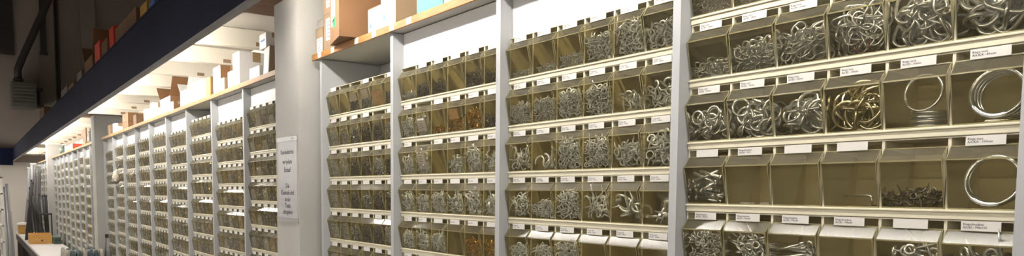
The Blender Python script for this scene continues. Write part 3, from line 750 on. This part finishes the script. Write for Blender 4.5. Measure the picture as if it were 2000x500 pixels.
MB().box(-.17, .17, -.07, .1, 0, .03, bevel=.002).build('tray', 'cardboard_pale', rk); tag(rk, 'brown and white upright folders in a tray right by the second pillar', 'folders')
carton('cardboard_box', 'tan carton on the farthest shelf beyond the third pillar', -16.6, -16.1, -.02, .12, SH, .68, 'cardboard', None)

# dark cartons stored up on the mezzanine edge
GM = 'goods stored along the mezzanine edge'
mz = [(-5.35, -4.55, 1.06, 'cardboard_dark', 'large dark brown carton on the mezzanine edge'), (-5.62, -5.42, 1.10, 'red_box', 'reddish upright carton beside the large mezzanine carton'),
      (-4.42, -4.22, 1.03, 'yellow_box', 'yellow carton on the mezzanine edge near the top of the photo'), (-4.15, -4.0, 1.0, 'blue_print', 'blue carton on the mezzanine edge, nearest the camera'),
      (-6.40, -6.10, 1.11, 'red_box', 'red carton on the mezzanine edge'), (-6.02, -5.72, 1.07, 'cardboard_dark', 'brown carton between two red ones on the mezzanine'),
      (-7.05, -6.55, 1.07, 'cardboard', 'tan brown carton on the mezzanine left of the red carton'), (-7.65, -7.3, 1.04, 'tape_grey', 'small dark grey carton on the mezzanine edge'),
      (-9.2, -8.55, 1.04, 'heater_grey', 'wide grey carton far along the mezzanine edge'), (-8.45, -7.95, 1.01, 'cardboard_dark', 'low brown carton beside the wide grey mezzanine carton'),
      (-10.5, -9.8, 1.01, 'green_case', 'low dark green case far along the mezzanine'), (-12.4, -11.6, 1.09, 'cardboard_dark', 'farthest brown carton on the mezzanine edge')]
for a, b, zt, m_, l_ in mz: carton('stored_carton', l_, a, b, -.35, -.02, .8862, zt, m_, None, group=GM, flaps=(m_ == 'cardboard'))

# heater and pipe on the far wall
ht = empty('wall_heater', (XE + 0.5, -0.15, Z(1.78)))
MB().box(-.3, .3, -.25, .22, 0, .55, bevel=.02).build('heater_case', 'heater_grey', ht)
for k in range(6): MB().box(.3, .315, -.21, .18, .07 + .075 * k, .11 + .075 * k, bevel=.004).build('louvre', 'heater_grey', ht)
MB().box(-.2, .2, .22, .36, .03, .10).build('bracket', 'pipe_dark', ht); MB().box(-.2, .2, .22, .36, .40, .46).build('bracket', 'pipe_dark', ht)
MB().box(-.1, .1, .24, .30, .12, .38, bevel=.01).build('motor_box', 'pipe_dark', ht)
MB().box(-.5, -.3, -.1, .1, .2, .4).build('wall_mount', 'pipe_dark', ht)
tag(ht, 'grey louvred heater box hung high on the far wall', 'heater')
fl = empty('flue_pipe', (XE + 0.5, -0.25, Z(2.33)))
MB().tube([(0, 0, 0), (0, 0, .30), (0, .12, .62), (0, .62, 1.85), (0, 1.0, 2.80)], .075, 10).build('pipe', 'pipe_dark', fl)
MB().tube([(0, 0, .02), (0, 0, .10)], .10, 10).build('collar', 'pipe_dark', fl)
tag(fl, 'dark slanting flue pipe rising from the heater', 'pipe')
dk = MB().box(XE + .001, XE + .05, -.62, -.28, Z(3.0), Z(4.6), bevel=.005).build('wall_vent', 'bench_dark')
for k in range(7): MB().box(XE + .05, XE + .06, -.6, -.3, Z(3.1 + .2 * k), Z(3.16 + .2 * k)).build('vent_slat', 'bench_dark', dk)
tag(dk, 'black opening high on the far wall at the left edge', 'vent')
d2 = MB().box(XE + .141, XE + .18, .22, .34, Z(3.1), Z(4.6), bevel=.004).build('cable_duct', 'pipe_dark')
MB().box(XE + .14, XE + .185, .20, .36, Z(3.05), Z(3.12)).build('duct_end', 'pipe_dark', d2); tag(d2, 'dark vertical duct high on the far wall', 'duct')

# ================================================================== bench and things at the far left
bn = empty('work_bench', (-12.6, -0.28, 0))
MB().box(-5.1, 6.4, -.22, .225, Z(-.885), Z(-.85), bevel=.003).build('bench_top', 'bench_top', bn)
MB().box(-5.1, 6.4, -.215, -.195, Z(-1.0), Z(-.886)).build('apron', 'bench_dark', bn)
for k in range(7): MB().box(-5.05 + 1.85 * k, -4.99 + 1.85 * k, -.20, .20, 0, Z(-.886), bevel=.003).build('leg', 'bench_dark', bn)
tag(bn, 'long white topped work bench below the far bins', 'bench')
def tray(label, x, y0, y1, h, depth):
    r = empty('wooden_tray', (x, (y0 + y1) / 2, Z(-.8495))); w_ = y1 - y0
    for nm, bx_ in (('front_board', (-.014, 0, -w_ / 2, w_ / 2, 0, h)), ('rear_board', (-depth, -depth + .014, -w_ / 2, w_ / 2, 0, h)),
                    ('side_board', (-depth + .014, -.014, -w_ / 2, -w_ / 2 + .012, 0, h * .9)), ('side_board', (-depth + .014, -.014, w_ / 2 - .012, w_ / 2, 0, h * .9)),
                    ('tray_floor', (-depth + .014, -.014, -w_ / 2 + .012, w_ / 2 - .012, 0, .01))):
        MB().box(*bx_, bevel=.002).build(nm, 'orange_wood', r)
    MB().tube([(0, .01, h * .35), (.03, .01, h * .35)], .014, 8).build('knob', 'bench_dark', r)
    return tag(r, label, 'tray', 'wooden trays on the bench')
tray('nearer orange wooden tray on the white bench', -13.4, -.478, -.185, .150, .5)
tray('farther orange wooden tray on the white bench', -16.6, -.49, -.28, .165, .45)
lid = MB().box(-17.0, -16.58, -.50, -.30, Z(-.684), Z(-.66), bevel=.003).build('paper_stack', 'card'); 
MB().box(-16.95, -16.6, -.48, -.32, Z(-.66), Z(-.645), bevel=.002).build('top_sheets', 'card', lid); tag(lid, 'pale stack of papers lying on the farther wooden tray', 'papers')
gc = MB().box(-13.75, -13.3, -.178, -.07, Z(-.8495), Z(-.745), bevel=.006).build('green_case', 'green_case')
MB().tube([(-13.295, -.15, Z(-.80)), (-13.275, -.15, Z(-.78)), (-13.275, -.10, Z(-.78)), (-13.295, -.10, Z(-.80))], .006, 6).build('handle', 'rod_black', gc)
tag(gc, 'dark green tool case right of the nearer wooden tray', 'case')
# bundle of folded cloths
for k in range(7):
    yk = -.42 + .053 * k; R = random.Random(k)
    pth = [(-.26 + .065 * i, R.uniform(-.006, .006), .0 + R.uniform(-.008, .008)) for i in range(9)]
    b = MB().tube(pth, [.02] + [.0245 + R.uniform(-.0015, .0015) for _ in range(7)] + [.018], 9)
    b2 = [(x, y, max(-.10, min(.115, z * 6.0)) + .012 * math.sin(x * 40 + k)) for x, y, z in b.v]; b.v = b2
    o = b.build('folded_cloth', ['cloth_cream', 'cloth_teal', 'cloth_teal', 'cloth_cream', 'cloth_teal', 'cloth_teal', 'cloth_cream'][k]); zmin = min(v[2] for v in b2)
    o.location = (-8.62, yk, Z(-.8495) - zmin)
    MB().box(.10, .13, -.0262, .0262, -.09, .118, bevel=.004).build('binding_band', 'cloth_cream', o)
    tag(o, '%s rolled work cloth in the row on the near bench end, counted from the aisle' % ORD[k], 'cloth', 'rolled cloths on the bench')
# rods and profiles leaning at the far end
GR = 'black rods leaning at the far end of the bench'
rods = [((-15.0, -.483, -.85), (-15.2, -.366, .14)), ((-15.0, -.46, -.85), (-15.22, -.35, .10)), ((-15.0, -.19, -.85), (-15.22, -.36, -.10)), ((-15.0, -.22, -.85), (-15.2, -.375, -.02)),
        ((-15.02, -.25, -.85), (-15.21, -.385, .02)), ((-15.0, -.28, -.85), (-15.2, -.36, .05)), ((-14.98, -.31, -.85), (-15.19, -.37, -.05)), ((-15.0, -.16, -.85), (-15.05, -.20, -.12)),
        ((-15.0, -.14, -.85), (-15.05, -.165, -.11)), ((-15.0, -.115, -.85), (-15.05, -.135, -.12)), ((-15.0, -.20, -.85), (-15.05, -.235, -.10)), ((-14.98, -.34, -.85), (-15.18, -.39, -.2)),
        ((-15.02, -.40, -.85), (-15.2, -.37, -.08)), ((-15.02, -.37, -.85), (-15.22, -.345, -.04))]
for k, (a, b) in enumerate(rods):
    xk = -14.55 - .055 * k; A = Vector((xk, a[1], Z(a[2]))); B = Vector((xk, b[1], Z(b[2])))
    o = MB().tube([(0, 0, 0.0), B - A], .013, 7).build('black_rod', 'rod_black'); o.location = A
    MB().tube([(B - A) * .985, (B - A) * 1.01], .016, 7).build('end_cap', 'rod_black', o)
    tag(o, 'slim black rod standing upright behind the holder bar' if 7 <= k <= 10 else 'slim black rod leaning among others behind the wooden trays', 'rod', 'upright black rods' if 7 <= k <= 10 else GR)
rb2 = MB().box(-14.52, -14.49, -.28, -.095, Z(-.435), Z(-.405), bevel=.003).build('rod_holder', 'rod_black')
for yy in (-.28, -.115): MB().box(-14.52, -14.49, yy, yy + .02, Z(-.85), Z(-.435)).build('post', 'rod_black', rb2)
tag(rb2, 'black holder bar across the upright rods', 'holder')
for k, (y0, y1, zt) in enumerate(((-.30, -.20, .47), (-.26, -.15, .48), (-.20, -.10, .44), (-.34, -.24, .40), (-.15, -.06, .45))):
    A = Vector((-17.2 - .09 * k, y0, Z(-.85))); B = Vector((-17.2 - .09 * k, y1, Z(zt)))
    o = MB().tube([(0, 0, 0), (B - A) * .5 + Vector((0, .01, 0)), B - A], .032, 8).build('plastic_profile', 'plastic_pale'); o.location = A
    MB().tube([(B - A) * .99, (B - A) * 1.01], .036, 8).build('end_cap', 'card', o)
    tag(o, 'pale grey plastic profile leaning on the farthest bins', 'profile', 'pale profiles at the far end')
for k, (ya, yb, zt) in enumerate(((-.835, -.865, .05), (-.865, -.885, .02), (-.805, -.845, -.25))):
    A = Vector((-9.45 - .07 * k, ya, 0)); B = Vector((-9.45 - .07 * k, yb, Z(zt)))
    o = MB().tube([(0, 0, 0), B - A], .018, 8).build('grey_tube', 'plastic_pale'); o.location = A
    MB().tube([(0, 0, 0), (0, 0, .03)], .024, 8).build('foot_cap', 'rod_black', o)
    tag(o, ['tallest pale grey tube standing at the left edge', 'middle pale grey tube standing at the left edge', 'shortest pale grey tube standing at the left edge'][k], 'tube', 'pale tubes at the left edge')
lr = empty('side_rack', (-15.4, -.90, 0))
for sx in (-.4, .38):
    for sy in (-.2, .11): MB().box(sx, sx + .03, sy, sy + .03, 0, Z(.36), bevel=.003).build('upright', 'card', lr)
for k in range(7): MB().box(-.4, .41, -.2, .14, .2 + .27 * k, .225 + .27 * k, bevel=.002).build('rack_shelf', 'card', lr)
tag(lr, 'white open rack at the left edge of the photo', 'rack')
for k in range(5):
    o = MB().box(-.3, .3, -.14, .08, 0, .12, bevel=.006).build('rack_crate', ['cardboard_dark', 'tape_grey', 'cardboard', 'tape_grey', 'cardboard_dark'][k]); o.location = (-15.4, -.90, .2255 + .27 * k)
    MB().box(.3, .304, -.09, .03, .03, .08).build('crate_label', 'card', o)
    tag(o, 'dark crate on the %s shelf from the floor of the left edge rack' % ORD[k], 'crate', 'crates in the left rack')
# small bag hanging from a far bin
bg = empty('hanging_bag', (-7.62, -0.05, Z(.06)))
b = MB(); 
b.tube([(0, 0, 0), (.0, -.01, .02), (.01, -.015, .06), (.0, -.01, .10), (0, 0, .125)], [.018, .034, .03, .02, .005], 9); b.build('bag_body', 'clear_bag', bg)
MB().tube([(0, -.01, -.012), (.0, -.014, .01), (.005, -.016, .035)], [.012, .036, .035], 9).build('bag_contents', 'dark_steel', bg)
MB().tube([(0, 0, .12), (0, .012, .15), (0, .03, .158)], .003, 5).build('bag_string', 'rod_black', bg)
tag(bg, 'clear bag of dark parts hanging from bins near the second pillar', 'bag')
cb = MB().tube([(-8.42, -.06, Z(-.5)), (-8.46, -.062, Z(-.6)), (-8.55, -.06, Z(-.72)), (-8.6, -.06, Z(-.82)), (-8.6, -.07, Z(-.845))], .0035, 6).build('loose_cable', 'rod_black')
MB().box(-8.43, -8.41, -.07, -.04, Z(-.5), Z(-.46), bevel=.003).build('plug', 'rod_black', cb); tag(cb, 'thin dark cable hanging beside the second pillar', 'cable')

# ================================================================== fluorescent lights behind the beam and unseen ones above the aisle
hm = MB().box(-.76, .76, -.014, .014, .018, .042, bevel=.004).mesh('lamp_housing', 'lamp_white')
tm = MB().tube([(-.73, 0, 0), (.73, 0, 0)], .013, 10).mesh('tube', 'tube_glow')
cm = MB().box(-.02, .02, -.016, .016, -.018, .021, bevel=.003).mesh('lamp_holder', 'lamp_white')
am = tm.copy(); am.materials.clear(); am.materials.append(M['aisle_glow'])
def lamp(x, y, z, tube, label, group):
    r = empty('fluorescent_light', (x, y, Z(z)))
    link('lamp_housing', hm, r); link('tube', tube, r)
    for s in (-1, 1): link('lamp_holder', cm, r, (s * .745, 0, 0))
    return tag(r, label, 'light', group)
for x in (-0.25, -1.80, -4.10, -5.75, -7.45, -9.98, -11.56, -13.14, -14.72, -16.7, -18.28):
    lamp(x, -.305, .702, tm, 'white fluorescent batten mounted behind the navy beam', 'battens behind the navy beam')
# unseen aisle tubes, row extended to brighten bins; hoods added to shield beam
hood = MB()
hood.add([(-.78, -.10, .09), (.78, -.10, .09), (.78, .10, .09), (-.78, .10, .09), (-.78, -.16, -.03), (.78, -.16, -.03), (.78, .07, -.003), (-.78, .07, -.003)],
         [(0, 1, 2, 3), (0, 4, 5, 1), (2, 6, 7, 3)])
hood = hood.mesh('added_hood', 'lamp_white')
for k, x in enumerate((1.5, -0.1, -1.7, -3.3, -4.9, -6.5, -8.1, -9.7, -11.3, -12.9, -14.5, -16.1)):
    r = lamp(x, -2.35, 0.58, am, '%s unseen fluorescent light with added hood across the aisle, counted from the camera end' % ORD[k], 'unseen aisle lights with added hoods')
    link('added_hood', hood, r)
lamp(XE + 1.6, -1.7, 0.50, am, 'outer added fill light brightening the far end wall', 'lights at the far end')  # unseen tubes put in to brighten the end wall
lamp(XE + 1.6, -2.1, 0.50, am, 'second added fill light brightening the far end wall', 'lights at the far end')
flush_text()
